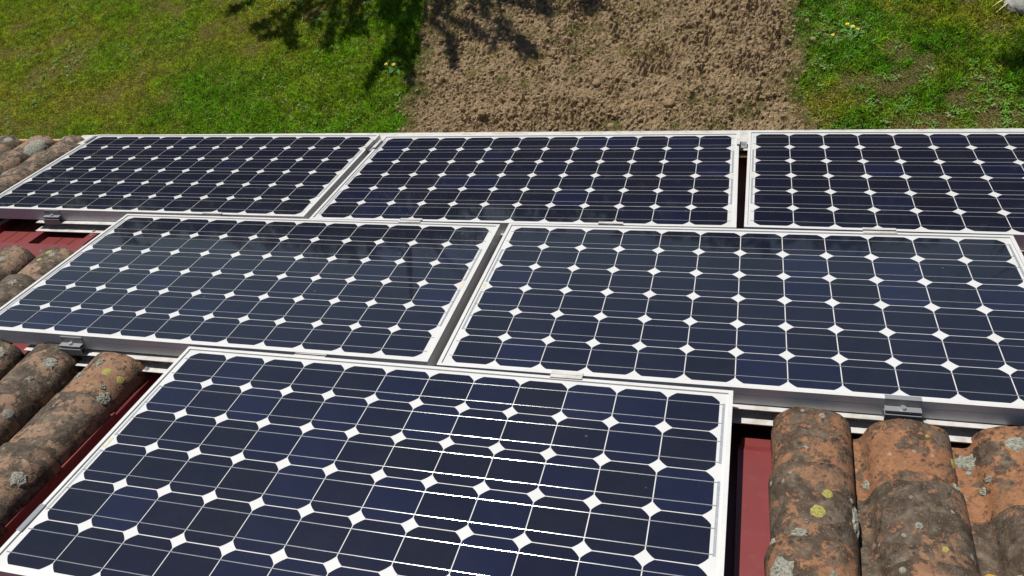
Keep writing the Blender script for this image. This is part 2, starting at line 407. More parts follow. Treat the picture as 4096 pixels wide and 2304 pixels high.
# folded collar pieces along the seam beside the near panel
f = MB(); f.box(-1.818, -1.757, -2.4, -.598, -.1135, -.110); f.box(-1.7565, -1.7525, -2.4, -.598, -.150, -.108); f.build('seam_cover', M_RED, ROOF, house)
f = MB(); f.box(-1.816, -1.762, -.595, -.492, -.1155, -.1125); f.build('seam_cover', M_RED, ROOF, house)
# gutter along the eave
gt = MB(); npt = 9; R_ = .058
ring = [(1.372 - R_*math.cos(math.pi*k/(npt-1)), -.118 - R_*math.sin(math.pi*k/(npt-1))) for k in range(npt)]
ring2 = [(1.372 - (R_-.003)*math.cos(math.pi*k/(npt-1)), -.118 - (R_-.003)*math.sin(math.pi*k/(npt-1))) for k in range(npt)]
gt.extx((ring + ring2[::-1]), -7.4, 5.4)
gt.tube([(-7.4, 1.432, -.116), (5.4, 1.432, -.116)], .008, 8)
gt.tube([(-7.4, 1.314, -.116), (5.4, 1.314, -.116)], .005, 8)
gt.build('gutter', M_GUT, ROOF, house)
fa = MB(); fa.box(-7.4, 5.4, 1.280, 1.300, -.32, -.172); fa.build('fascia_board', M_WALL, ROOF, house)

# screws in the sheet
def screw(x, y, z, sc=1.0, par=house, M=ROOF):
    s = MB(); s.tube([(0, 0, 0), (0, 0, .0025*sc)], .0085*sc, 12); s.tube([(0, 0, .0025*sc), (0, 0, .008*sc)], .0048*sc, 6, smooth=False)
    return s.build('screw', M_STEEL, M @ T((x, y, z)), par)
screw(-1.790, -.555, -.1125, 1.0); screw(-1.788, -.600, -.110, 1.1)
s = MB(); s.tube([(0, 0, 0), (0, 0, .012)], .004, 8); s.tube([(0, 0, .012), (0, 0, .021)], .0085, 6, smooth=False)
s.build('bolt', M_STEEL, ROOF @ T((-1.782, -.478, -.118)), house)
screw(-2.604, .368, -.086, .8); screw(-2.695, .238, -.0815, .7); screw(-2.735, .222, -.0815, .6)

# ---- clay tiles
A_, B_ = .090, .078
def sup(t):
    c, q = math.cos(t), math.sin(t)
    return (A_*math.copysign(abs(c)**.80, c), B_*math.copysign(abs(q)**.80, q)-B_)
PROF = [(A_+.0015, -B_-.010)] + [sup(math.radians(x)) for x in (0, 7, 16, 28, 41, 54, 67, 79, 90, 101, 113, 126, 139, 152, 163)]
PROF += [(-.0915, -.0640), (-.0955, -.0705), (-.103, -.0745), (-.120, -.0760), (-.165, -.0760)]
CUT = PROF[:16] + [(-.0905, -.074), (-.0915, -.090)]            # tile with its flat wing cut off
ARC = {}
def prof_at(prof, s):
    """point and outward normal at arc length s from the crest (positive to the left)"""
    key = id(prof)
    if key not in ARC:
        P = np.array(prof); d = np.concatenate([[0], np.cumsum(np.linalg.norm(np.diff(P, axis=0), axis=1))])
        c = d[np.argmax(P[:, 1])]; ARC[key] = (P, d-c)
    P, d = ARC[key]
    x = np.interp(s, d, P[:, 0]); z = np.interp(s, d, P[:, 1])
    x1 = np.interp(s+.004, d, P[:, 0]); z1 = np.interp(s+.004, d, P[:, 1]); x0 = np.interp(s-.004, d, P[:, 0]); z0 = np.interp(s-.004, d, P[:, 1])
    tx, tz = x1-x0, z1-z0; q = math.hypot(tx, tz) or 1
    return x, z, tz/q, -tx/q
TLEN = .30
def tile_mesh(prof, seed, length):
    rnd = random.Random(seed); n = len(prof); P = np.array(prof)
    tang = np.gradient(P, axis=0); nrm = np.stack([tang[:, 1], -tang[:, 0]], 1); nrm /= np.linalg.norm(nrm, axis=1)[:, None]
    Q = P - nrm*.0125
    ks = 7; vs = []
    ph = [rnd.uniform(0, 6.28) for _ in range(4)]
    for layer in (P, Q):
        for k in range(ks):
            v = k/(ks-1)                        # 0 = far (lower) end, 1 = upslope end
            sc = 1.025 - .07*v
            for i, (x, z) in enumerate(layer):
                wob = .0008*math.sin(9*x*10+ph[0]+5*v)+.0010*math.sin(7*v+ph[1]+25*x)
                jag = .0022*math.sin(60*x+ph[2])+.0014*math.sin(140*x+ph[3]) if k == 0 else 0
                vs.append((x*sc, -v*length + jag, (z+B_)*sc - B_ + wob - .0145*v*length/.26))
    fs = []; off = n*ks
    for k in range(ks-1):
        for i in range(n-1):
            a = k*n+i; fs.append((a, a+1, a+n+1, a+n)); fs.append((off+a, off+a+n, off+a+n+1, off+a+1))
        fs.append((k*n, (k+1)*n, off+(k+1)*n, off+k*n)); fs.append((k*n+n-1, off+k*n+n-1, off+(k+1)*n+n-1, (k+1)*n+n-1))
    for i in range(n-1):
        fs.append((i, off+i, off+i+1, i+1)); b_ = (ks-1)*n; fs.append((b_+i, b_+i+1, off+b_+i+1, off+b_+i))
    mb = MB(); mb.add(vs, fs, True); me = mb.mesh('roof_tile', M_TILE)
    # keep rims crisp
    me.polygons.foreach_set('use_smooth', [all(i < off for i in f) or all(i >= off for i in f) for f in fs])
    return me
TM = [tile_mesh(PROF, k, .285) for k in range(4)]
TMC = [tile_mesh(CUT, 10+k, .285) for k in range(2)]
TILES = {}
def tile(key, x, y, dirt, warm, sx=1.0, cut=False, z=-.028, yaw=0.0):
    r = random.Random(str(key))
    me = (TMC if cut else TM)[r.randrange(2 if cut else 4)]
    M = ROOF @ T((x, y, z + r.uniform(-.002, .002))) @ Matrix.Rotation(yaw + r.uniform(-.02, .02), 4, 'Z') @ Matrix.Rotation(r.uniform(-.02, .02), 4, 'Y') @ Matrix.Diagonal((sx, 1, 1, 1))
    o = link('roof_tile', me, M, house); o.color = (dirt, warm, 0, 1)
    TILES[key] = (o, M, CUT if cut else PROF)
    return o
R = random.Random(3)
# right of the near panel
for k, (y, d, wm) in enumerate([(-.427, .52, .9), (-.606, .62, .75), (-.822, .46, .85), (-1.03, .6, .8), (-1.24, .6, .8), (-1.45, .6, .8)]):
    tile(('r1', k), .186-.009*min(k, 2), y, d, wm, 1.0, cut=True)
for k, (y, d, wm) in enumerate([(-.440, .44, 1.0), (-.632, .70, .65), (-.845, .52, .75), (-1.05, .6, .7), (-1.26, .6, .8), (-1.47, .6, .8)]):
    tile(('r2', k), .397-.004*k, y, d, wm, 1.04)
for k, (y, d, wm) in enumerate([(-.430, .38, 1.0), (-.665, .66, .75), (-.88, .6, .7), (-1.09, .6, .7), (-1.30, .6, .8), (-1.5, .6, .8)]):
    tile(('r3', k), .634-.004*k, y, d, wm, 1.06)
for c, x in enumerate((.85, 1.08, 1.31, 1.54)):
    for k in range(6): tile(('r%d' % (c+4), k), x, -.43-.207*k, R.uniform(.3, .8), R.uniform(.5, 1), 1.06)
# left of the near panel
for k, (y, d, wm) in enumerate([(-.424, .42, .6), (-.610, .58, .2), (-.822, .62, .25), (-1.03, .7, .6), (-1.24, .7, .6), (-1.45, .6, .6)]):
    tile(('la', k), -1.858+.004*k, y, d, wm, 1.05)
for c, x in enumerate((-2.11, -2.345, -2.575, -2.805, -3.03)):
    for k in range(6): tile(('l%s' % 'bcdef'[c], k), x, -.405-.2*k, R.uniform(.45, .68), R.uniform(.05, .25), 1.06)
# left of the middle row
for c, x in enumerate((-2.590, -2.802, -3.02, -3.24, -3.46)):
    for k in range(3): tile(('m%s' % 'abcde'[c], k), x, .172-.2*k, R.uniform(.45, .68), R.uniform(.0, .2), .98)
# left of the far row, down to the eave
for c, x in enumerate((-3.452, -3.668, -3.890, -4.11, -4.33, -4.55, -3.235)):  # last column added unseen under the panel to block light
    for k in range(5): tile(('e%s' % 'abcdefg'[c], k), x, 1.295-.2*k, R.uniform(.42, .7), R.uniform(.0, .2), 1.0, z=-.028 if c < 6 else -.068)

# lichen on the tiles
def lichen(key, s, v, rad, kind, seed, asp=1.0):
    """s: arc length from the crest (+ left), v: distance up from the lower end"""
    if key not in TILES: return
    o, M, prof = TILES[key]; rnd = random.Random(seed); mt = dict(g=M_LG, y=M_LY, o=M_LO, w=M_LW)[kind]
    if kind == 'w': rad *= .75
    na, nr = 22, 4; lob = [rnd.uniform(*((.70, 1.2) if kind == 'g' else (.90, 1.08))) for _ in range(na)]; amp = .0026 if kind == 'g' else .0005
    vs = []; fs = []
    def pt(ss, vv, hgt):
        x, z, nx_, nz_ = prof_at(prof, ss); sc = 1.025 - .07*vv/.285
        x *= sc; z = (z+B_)*sc - B_ - .0145*vv/.26
        return (x + nx_*hgt, -vv, z + nz_*hgt)
    vs.append(pt(s, v, .003+amp*.6))
    for k in range(1, nr+1):
        for i in range(na):
            q = k/nr; rr = rad*q*(lob[i] if k == nr else (1+lob[i])/2*(1 if k < nr else 1))
            an = 2*math.pi*i/na; h = .0018 + (amp*rnd.uniform(.1, 1.2) if k < nr else -.0020)
            vs.append(pt(s + rr*math.cos(an), v + rr*asp*math.sin(an), h))
    for i in range(na):
        j = (i+1) % na; fs.append((0, 1+i, 1+j))
        for k in range(nr-1): fs.append((1+k*na+i, 1+(k+1)*na+i, 1+(k+1)*na+j, 1+k*na+j))
    mb = MB(); mb.add(vs, fs, kind != 'g'); mb.build('lichen_patch', mt, M, o)
LI = [(('r1', 1), -.005, .135, .017, 'y', 1), (('r1', 1), -.026, .085, .012, 'y', 2), (('r1', 1), -.098, .12, .018, 'g', 3, 2.0), (('r1', 0), -.018, .022, .011, 'w', 4),
      (('r1', 1), .112, .20, .022, 'g', 5), (('r1', 1), .035, .193, .019, 'g', 6, .7), (('r1', 2), .070, .075, .034, 'g', 7), (('r1', 2), -.03, .08, .008, 'g', 37),
      (('r1', 1), .11, .03, .010, 'w', 8), (('r1', 1), -.085, .075, .009, 'w', 9), (('r1', 1), .02, .165, .006, 'g', 10), (('r1', 1), .05, .03, .006, 'w', 11),
      (('r2', 0), .128, .15, .011, 'g', 12, 1.3), (('r2', 0), -.085, .17, .012, 'g', 13, 1.5), (('r2', 1), .02, .12, .010, 'g', 14), (('r2', 1), .05, .14, .007, 'w', 15),
      (('r2', 1), -.02, .17, .007, 'y', 16), (('r2', 0), -.09, .09, .010, 'y', 17, 1.4), (('r2', 0), -.03, .045, .005, 'y', 18),
      (('r3', 0), .022, .055, .023, 'g', 19), (('r3', 0), .140, .055, .022, 'g', 20), (('r3', 0), .120, .15, .011, 'g', 21), (('r3', 0), .095, .135, .010, 'g', 38), (('r3', 0), .150, .245, .026, 'g', 22, .7), (('r3', 0), .142, .088, .009, 'w', 39),
      (('r3', 1), .150, .14, .016, 'o', 23), (('r3', 1), .09, .16, .008, 'y', 24), (('r3', 0), -.02, .15, .02, 'g', 25), (('r2', 2), .06, .02, .009, 'w', 40),
      (('la', 0), -.035, .08, .015, 'y', 41), (('la', 0), -.085, .085, .014, 'y', 42), (('la', 0), -.085, .165, .021, 'g', 43, 1.2), (('la', 0), -.06, .135, .011, 'g', 44),
      (('la', 0), .05, .105, .015, 'g', 45, 1.3), (('la', 0), .01, .05, .012, 'g', 46, 1.5), (('la', 0), .13, .09, .016, 'g', 47, 1.4), (('la', 0), .12, .17, .010, 'w', 48),
      (('la', 0), -.02, .145, .006, 'w', 49), (('la', 2), -.075, .10, .022, 'g', 50), (('la', 1), .12, .19, .009, 'w', 51), (('lb', 0), -.055, .075, .024, 'g', 52), (('lb', 0), -.045, .15, .010, 'g', 53),
      (('lb', 1), -.085, .09, .022, 'w', 54), (('lc', 0), -.055, .05, .026, 'g', 55), (('lc', 0), -.01, .02, .012, 'y', 56), (('la', 1), .17, .25, .02, 'g', 57),
      (('ma', 0), -.02, .05, .017, 'w', 58), (('ma', 0), .005, .035, .013, 'y', 59), (('ma', 0), .01, .085, .011, 'y', 60), (('mb', 0), -.02, .09, .022, 'w', 61), (('mb', 0), -.05, .2, .03, 'g', 62),
      (('ma', 1), .02, .15, .013, 'y', 63), (('ma', 0), -.01, .2, .011, 'w', 64), (('ma', 1), -.02, .05, .018, 'g', 65),
      (('eb', 0), -.062, .105, .056, 'g', 66, 1.3), (('ea', 0), .03, .03, .022, 'g', 67), (('eb', 0), .03, .03, .014, 'w', 68), (('ea', 2), .02, .06, .018, 'g', 69), (('eb', 1), .0, .12, .02, 'w', 70), (('ea', 2), -.03, .05, .014, 'w', 71), (('ec', 0), -.04, .04, .03, 'w', 72)]
for a in LI: lichen(*a)

# ------------------------------------------------------------------ solar panels
PITCH = .127; HX, HY = .791, .4015; LIPW = .0105
def cell_mesh():
    h = .0622; R0 = .0752; c = math.sqrt(R0*R0-h*h); vs = []
    for q in range(4):
        a0 = math.atan2(c, h); a1 = math.atan2(h, c)
        for k in range(6):
            a = a0 + (a1-a0)*k/5 + q*math.pi/2
            vs.append((R0*math.cos(a), R0*math.sin(a), 0.0002))
    n = len(vs); vs += [(x, y, -.0002) for x, y, z in vs]
    mb = MB(); mb.add(vs, [tuple(range(n))] + [(i, n+i, n+(i+1) % n, (i+1) % n) for i in range(n)])
    return mb.mesh('solar_cell', M_CELL)
CELL = cell_mesh()
def busbar_mesh():
    w_, hgt, k = .00108, .00024, 6; mb = MB()
    prof = [(w_*(1-2*i/k), hgt*(1-(1-2*i/k)**2)) for i in range(k+1)]
    xs_ = np.linspace(-.772, .772, 49); vs = [(x, p[0] + .00012*math.sin(x*37), p[1]) for x in xs_ for p in prof]; m_ = k+1
    fs = [(i*m_+j, (i+1)*m_+j, (i+1)*m_+j+1, i*m_+j+1) for i in range(len(xs_)-1) for j in range(k)]
    mb.add(vs, fs, True); return mb.mesh('busbar', M_BUS)
BUS = busbar_mesh()
def frame_mesh(Lh, name='frame_bar'):
    # bar along x, outer face at y=0, body towards +y; mitred ends
    p = [(0, 0), (0, -.050), (.030, -.050), (.030, -.0475), (.0022, -.0475), (.0022, -.0060), (LIPW, -.0035), (LIPW, 0.0)]
    p = [(0, .0012), (0, -.018), (.0006, -.019), (.0006, -.0205), (0, -.0215), (0, -.050), (.030, -.050), (.030, -.0475), (.0025, -.0475), (.0025, -.0062), (LIPW, -.0062), (LIPW, .0012)]
    mb = MB(); n = len(p)
    vs = [(-Lh+y, y, z) for y, z in p] + [(Lh-y, y, z) for y, z in p]
    fs = [(i, n+i, n+(i+1) % n, (i+1) % n) for i in range(n)] + [tuple(range(n)), tuple(range(2*n-1, n-1, -1))]
    mb.add(vs, fs)
    return mb.mesh(name, M_FRAME)
FLONG = frame_mesh(HX); FSHORT = frame_mesh(HY)
bk = MB(); bk.box(-HX+.003, HX-.003, -HY+.003, HY-.003, -.0058, -.0032); BACK = bk.mesh('backsheet', M_BACK)
def connector_mesh(rows):
    mb = MB(); hl = (rows*PITCH)/2 - PITCH*.5 + .037
    mb.box(-.003, .003, -hl, hl, -.0003, .0003); return mb.mesh('string_connector', M_CONN)
CONN = connector_mesh(2)
CONN1 = connector_mesh(1)
lb = MB(); lb.box(-.005, .005, -.018, .018, -.0002, .0004); LAB = lb.mesh('paper_label', M_LABEL)
def panel(name_label, x, y, rz, z, rx, ry, label_side, tones):
    A = Vector((rx, ry, rz)); th = A.length
    Rm = Matrix.Rotation(th, 4, A.normalized()) if th > 1e-9 else Matrix()
    M = ROOF @ T((x, y, z)) @ Rm
    p = tag(empty('solar_panel', M), name_label, 'solar panel', 'solar panels on the roof')
    bs = link('backsheet', BACK, M, p)
    link('frame_bar', FLONG, M @ T((0, -HY, 0)), p)
    link('frame_bar', FLONG, M @ T((0, HY, 0)) @ Matrix.Rotation(math.pi, 4, 'Z'), p)
    link('frame_bar', FSHORT, M @ T((HX, 0, 0)) @ Matrix.Rotation(math.pi/2, 4, 'Z'), p)
    link('frame_bar', FSHORT, M @ T((-HX, 0, 0)) @ Matrix.Rotation(-math.pi/2, 4, 'Z'), p)
    rnd = random.Random(name_label)
    for j in range(6):
        for i in range(12):
            c = link('solar_cell', CELL, M @ T(((i-5.5)*PITCH, -(j-2.5)*PITCH, -.0028)), p)
            t = rnd.random(); t2 = rnd.random()
            col = np.array([.0040, .0048, .0155])*(.9+.2*t2)
            if t < tones: col = np.array([.0043, .0058, .0225])*(.9+.3*t2)
            elif t > .85: col = np.array([.0041, .0047, .0130])*(.92+.16*t2)
            c.color = (*col, 1)
        for s in (-1, 1):
            link('busbar', BUS, M @ T((0, -(j-2.5)*PITCH + s*.033, -.0025)), p)
    for side in (-1, 1):
        xx = side*.7705
        if side == label_side:
            for yc in (PITCH, -PITCH): link('string_connector', CONN, M @ T((xx, yc, -.0027)), p)
            link('paper_label', LAB, M @ T((xx, 0, -.0029)), p)
        else:
            for yc in (2*PITCH, 0, -2*PITCH): link('string_connector', CONN, M @ T((xx, yc, -.0027)), p)
    return p
panel('leftmost solar panel of the far row, next to mossy tiles at the eave', -2.4272, .8335, .0100, -.0066, .0002, .0100, 1, .12)
panel('middle solar panel of the far row, in front of the tilled soil', -.8098, .8273, .0086, -.0130, -.0012, .0006, 1, .28)
panel('right solar panel of the far row, cut off by the picture edge', .8028, .8127, -.0065, -.0027, -.0014, .0025, -1, .12)
panel('left solar panel of the middle row, between far and near rows', -1.6171, .0046, .0094, .0000, -.0129, .0088, 1, .15)
panel('right solar panel of the middle row, above the orange clay tiles', 0, 0, 0, 0, 0, 0, -1, .15)
panel('nearest solar panel, alone in the bottom row with bright glints', -.7965, -.8097, -.0063, -.0030, .0063, .0015, -1, .36)

# ------------------------------------------------------------------ rails
def rail(label, x0, x1, yf, zt, depth=.055, h=.032, screws=(), toe=.020):
    M = ROOF @ T((x0, yf, zt-h))
    o = tag(empty('mounting_rail', M), label, 'rail', 'aluminium rails under the panels')
    p = [(yf, zt), (yf, zt-.0028), (yf+depth-.003, zt-.0028), (yf+depth-.003, zt-h+.0028), (yf-toe, zt-h+.0028), (yf-toe, zt-h), (yf+depth, zt-h), (yf+depth, zt)]
    mb = MB(); n = len(p)
    vs = [(x0, *q) for q in p] + [(x1, *q) for q in p]
    mb.add(vs, [(i, (i+1) % n, n+(i+1) % n, n+i)[::-1] for i in range(n)] + [tuple(range(n))[::-1], tuple(range(n, 2*n))][::-1])
    link('channel', mb.mesh('channel', M_RAIL), ROOF, o)
    x = x0+.75
    while x < x1:
        f = MB(); f.box(x-.02, x+.02, yf+.012, yf+depth-.004, -.166, zt-h-.0005); f.build('foot', M_RAIL, ROOF, o); x += .8
    for sx, sy in screws: screw(sx, sy, zt-h+.0028, .9, o)
    return o
rail('aluminium rail between the near panel and the middle row', -2.222, .612, -.4190, -.0525, screws=((-1.752, -.428),))
rail('aluminium rail between the middle row and the far row', -2.912, 1.75, .405, -.0545, screws=((-2.615, .396),))
rail('aluminium rail along the eave behind the far row', -3.440, 1.75, 1.232, -.052, .121)  # depth widened out of sight so the rail shades the panel gap

# ------------------------------------------------------------------ clamps
def end_clamp(label, x, y, z, rz=0.0):
    """holds a frame from the side the local -y axis points to"""
    M = ROOF @ T((x, y, z)) @ Matrix.Rotation(rz, 4, 'Z')
    o = tag(empty('end_clamp', M), label, 'clamp', 'clamps at the panel edges'); hw = .040
    b = MB(); b.extx([(-.0035, .0042), (-.0035, -.052), (-.0008, -.052), (-.0008, .0016), (.0115, .0016), (.0115, .0042)][::-1], -hw, hw); b.build('bracket', M_CLAMP, M, o)
    b = MB(); b.extx([(-.0036, -.0165), (-.022, -.0165), (-.022, -.0225), (-.0195, -.0225), (-.0195, -.0190), (-.0036, -.0190)], -hw, hw); b.build('ledge', M_CLAMP, M, o)
    b = MB(); b.extx([(-.0036, -.0265), (-.025, -.0265), (-.025, -.0500), (-.0225, -.0500), (-.0225, -.0290), (-.0036, -.0290)], -hw, hw); b.build('ledge', M_CLAMP, M, o)
    b = MB(); b.tube([(0, -.012, -.0180), (0, -.012, -.0100)], .0062, 12); bo = b.build('bolt', M_STEEL, M, o)
    return o
def mid_clamp(label, x, y, z, length=.085, rz=0.0, gap=.014):
    M = ROOF @ T((x, y, z)) @ Matrix.Rotation(rz, 4, 'Z')
    o = tag(empty('mid_clamp', M), label, 'clamp', 'clamps at the panel edges'); hl = length/2; g2 = gap/2
    b = MB(); b.extx([(-g2-.010, .0016), (-g2-.010, .0044), (-g2+.0025, .0044), (-g2+.0025, -.015), (-g2+.0005, -.015), (-g2+.0005, .0016)][::-1], -hl, hl); b.build('lip', M_RAIL, M, o)
    b = MB(); b.extx([(g2+.010, .0016), (g2-.0005, .0016), (g2-.0005, -.015), (g2-.0025, -.015), (g2-.0025, .0044), (g2+.010, .0044)][::-1], -hl, hl); b.build('lip', M_RAIL, M, o)
    b = MB(); b.box(-hl, hl, -g2+.0026, g2-.0026, -.015, -.012); b.build('web', M_CLAMP, M, o)
    b = MB(); b.tube([(0, 0, -.0118), (0, 0, -.006)], min(.006, g2*.7), 10); b.build('bolt', M_STEEL, M, o)
    return o
end_clamp('grey clamp with bolt on the frame above the orange clay tiles', .384, -.4015, 0)
end_clamp('grey clamp with bolt on the middle row above the left tiles', -2.021, -.4015, -.0010, .0094)
end_clamp('grey clamp with bolt at the far row above the red sheet', -2.822, .4285, -.0100, .01)
end_clamp('clamp on the left edge of the nearest panel', -1.5882, -1.062, -.0060, -math.pi/2-.0063)
end_clamp('clamp on the left edge of the far row at the eave', -3.2195, 1.165, .0010, -math.pi/2+.01)
mid_clamp('silver clamp between far row and middle row, leftmost', -2.035, .4185, -.0075, .085, .01, .026)
mid_clamp('silver clamp between far row and middle row, second from left', -1.176, .4155, -.0085, .085, .009, .010)
mid_clamp('silver clamp between far row and middle row, third from left', -.434, .4130, -.0060, .085, .004, .022)
mid_clamp('silver clamp between far row and middle row, rightmost', .420, .4090, -.0010, .098, -.004, .014)
mid_clamp('silver clamp above the nearest panel, left of the two', -1.180, -.3985, -.0040, .100, 0, .010)
mid_clamp('silver clamp above the nearest panel, right of the two', -.425, -.4055, -.0005, .085, -.003, .006)
mid_clamp('silver clamp in the gap between left and middle far panels', -1.6190, 1.118, -.0085, .090, math.pi/2, .034)
mid_clamp('silver clamp in the gap between middle and right far panels', -.0040, 1.130, -.0085, .060, math.pi/2, .032)

# ------------------------------------------------------------------ grass
def blades(name, x, y, z0, length, width, lean, col, mat_, label, cat, curl=.5):
    n = len(x); az = RNG.uniform(0, 2*math.pi, n); fc = RNG.uniform(0, 2*math.pi, n)
    dx, dy = np.cos(az), np.sin(az); wx, wy = np.cos(fc)*width/2, np.sin(fc)*width/2
    ln = np.sin(lean)*length; up = np.cos(lean)*length
    b0 = np.stack([x-wx, y-wy, z0], 1); b1 = np.stack([x+wx, y+wy, z0], 1)
    mx, my, mz = x+dx*ln*.35, y+dy*ln*.35, z0+up*.62
    m0 = np.stack([mx-wx*.85, my-wy*.85, mz], 1); m1 = np.stack([mx+wx*.85, my+wy*.85, mz], 1)
    tp = np.stack([x+dx*ln, y+dy*ln, z0+up], 1)
    V = np.stack([b0, b1, m0, m1, tp], 1).reshape(-1, 3)
    base = 5*np.arange(n)[:, None, None]
    F = (np.array([(0, 1, 3), (0, 3, 2), (2, 3, 4)])[None] + base).reshape(-1, 3)
    C = np.repeat(col, 5, axis=0)
    o = link(name, mesh_np(name, V, F, mat_, C), Matrix())
    return tag(o, label, cat, kind='stuff')
def pal(f, cols):
    f = np.clip(f, 0, .9999)*(len(cols)-1); i = f.astype(int); t = (f-i)[:, None]; c = np.array(cols)
    return c[i]*(1-t)+c[i+1]*t
def scatter(x0, x1, y0, y1, dens):
    n = int((x1-x0)*(y1-y0)*dens); return RNG.uniform(x0, x1, n), RNG.uniform(y0, y1, n)

# left lawn
x1_, y1_ = scatter(-9.8, -2.9, 3.0, 6.3, 12500)
x2_, y2_ = scatter(-12.5, -2.9, 2.2, 8.5, 1100)
x, y = np.concatenate([x1_, x2_]), np.concatenate([y1_, y2_])
l, r = soil_edge(x, y); q = RNG.uniform(0, 1, len(x))
k = (x < l + .14 - .26*q**2); x, y = x[k], y[k]
tone = fbm(x*.75+3, y*1.0, 101, 4); spot = fbm(x*4, y*4, 111, 3); lush = sstep(-6.2, -3.6, x - .9*(y-4.0) + 1.2*(tone-.5))
bare = (spot + .35*lush + RNG.uniform(-.10, .10, len(x))) < .30
n = len(x)
f = np.clip(.50 + 1.05*(tone-.5) + .5*(spot-.5) + .36*lush + RNG.normal(0, .13, n), 0, 1)
col = pal(f, [(.42, .37, .055), (.33, .36, .028), (.265, .365, .016), (.185, .345, .012), (.150, .350, .012)])*RNG.uniform(.45, 1.5, (n, 1))*(.55+.9*vnoise(x*22, y*22, 131)[:, None])
straw = (RNG.random(n) < .06) | (bare & (RNG.random(n) < .7)); col[straw] = np.array([.36, .30, .09])*RNG.uniform(.7, 1.2, (straw.sum(), 1))
blades('grass', x, y, np.full(n, GZ-.003), RNG.uniform(.016, .040, n)*(1+.5*lush)*np.where(bare, .6, .75+.7*np.clip((spot-.3)*2, 0, 1)), RNG.uniform(.004, .0095, n)*(1+.3*lush), RNG.uniform(.15, 1.25, n), col, M_GRASS, 'short olive green lawn to the left of the tilled soil', 'grass')
# right lawn
x1_, y1_ = scatter(.25, 3.2, 3.0, 5.8, 13500); x2_, y2_ = scatter(.25, 5.5, 2.2, 8.5, 1300)
x, y = np.concatenate([x1_, x2_]), np.concatenate([y1_, y2_])
l, r = soil_edge(x, y); q = RNG.uniform(0, 1, len(x)); k = x > r - .12 + .24*q**2; x, y = x[k], y[k]
tone = fbm(x*1.6+3, y*1.6, 201, 4); spot = fbm(x*5, y*5, 211, 3)
bare = spot + RNG.uniform(-.1, .1, len(x)) + .15*sstep(1.3, .5, x) < .42; n = len(x)
lushr = sstep(1.7, .5, x)
f = np.clip(.45 + 1.9*(tone-.5) + .5*(spot-.5) + .28*lushr + RNG.normal(0, .14, n), 0, 1)
col = pal(f, [(.46, .38, .08), (.34, .35, .03), (.22, .34, .014), (.140, .315, .011), (.120, .330, .012)])*RNG.uniform(.4, 1.5, (n, 1))*(.45+1.0*vnoise(x*18, y*18, 231)[:, None])
straw = (RNG.random(n) < .07) | (bare & (RNG.random(n) < .7)); col[straw] = np.array([.30, .23, .12])*RNG.uniform(.6, 1.2, (straw.sum(), 1))
blades('grass', x, y, np.full(n, GZ-.003), RNG.uniform(.018, .055, n)*np.where(bare, .45, .55+1.15*np.clip((spot-.3)*2, 0, 1)), RNG.uniform(.0045, .0115, n), RNG.uniform(.2, 1.3, n), col, M_GRASS, 'lush green lawn to the right of the tilled soil', 'grass')
# tufts and straw on the tilled strip
tx, ty = RNG.uniform(-3.1, .5, 620), RNG.uniform(2.7, 6.6, 620)
wgt = fbm(tx*1.1, ty*1.1, 301, 3); keep = (wgt + .25*sstep(-1.6, -3.0, tx)*sstep(3.9, 4.7, ty)) > .50; tx, ty = tx[keep], ty[keep]
ey = RNG.uniform(2.8, 6.6, 300); es = RNG.integers(0, 2, 300)
ex = np.where(es == 0, soil_edge(ey*0-3.1, ey)[0] + np.abs(RNG.normal(0, .09, 300)), soil_edge(ey*0+.46, ey)[1] - np.abs(RNG.normal(0, .09, 300)))
tx, ty = np.concatenate([tx, ex]), np.concatenate([ty, ey])
xx, yy, cc = [], [], []
for a_, b_ in zip(tx, ty):
    nb = int(RNG.integers(18, 110)); sg = RNG.uniform(.02, .055); xx.append(RNG.normal(a_, sg, nb)); yy.append(RNG.normal(b_, sg, nb))
    g_ = RNG.random(); cc.append(np.array([.13, .20, .025])*(1-g_) + np.array([.42, .34, .16])*g_ + np.zeros((nb, 3)))
nst = 16000; sx_, sy_ = RNG.uniform(-3.1, .45, nst), RNG.uniform(2.6, 6.8, nst); xx.append(sx_); yy.append(sy_); cc.append(np.array([.46, .36, .21])+np.zeros((nst, 3)))
x, y, col = np.concatenate(xx), np.concatenate(yy), np.concatenate(cc); n = len(x)
l, r = soil_edge(x, y); k = (x > l) & (x < r); x, y, col = x[k], y[k], col[k]; n = len(x)
col = col*RNG.uniform(.65, 1.25, (n, 1))
blades('grass', x, y, GZ+.032+soil_h(x, y), RNG.uniform(.02, .055, n), RNG.uniform(.0028, .005, n), RNG.uniform(.4, 1.5, n), col, M_GRASS, 'sparse green and straw coloured tufts scattered over the tilled soil', 'grass')

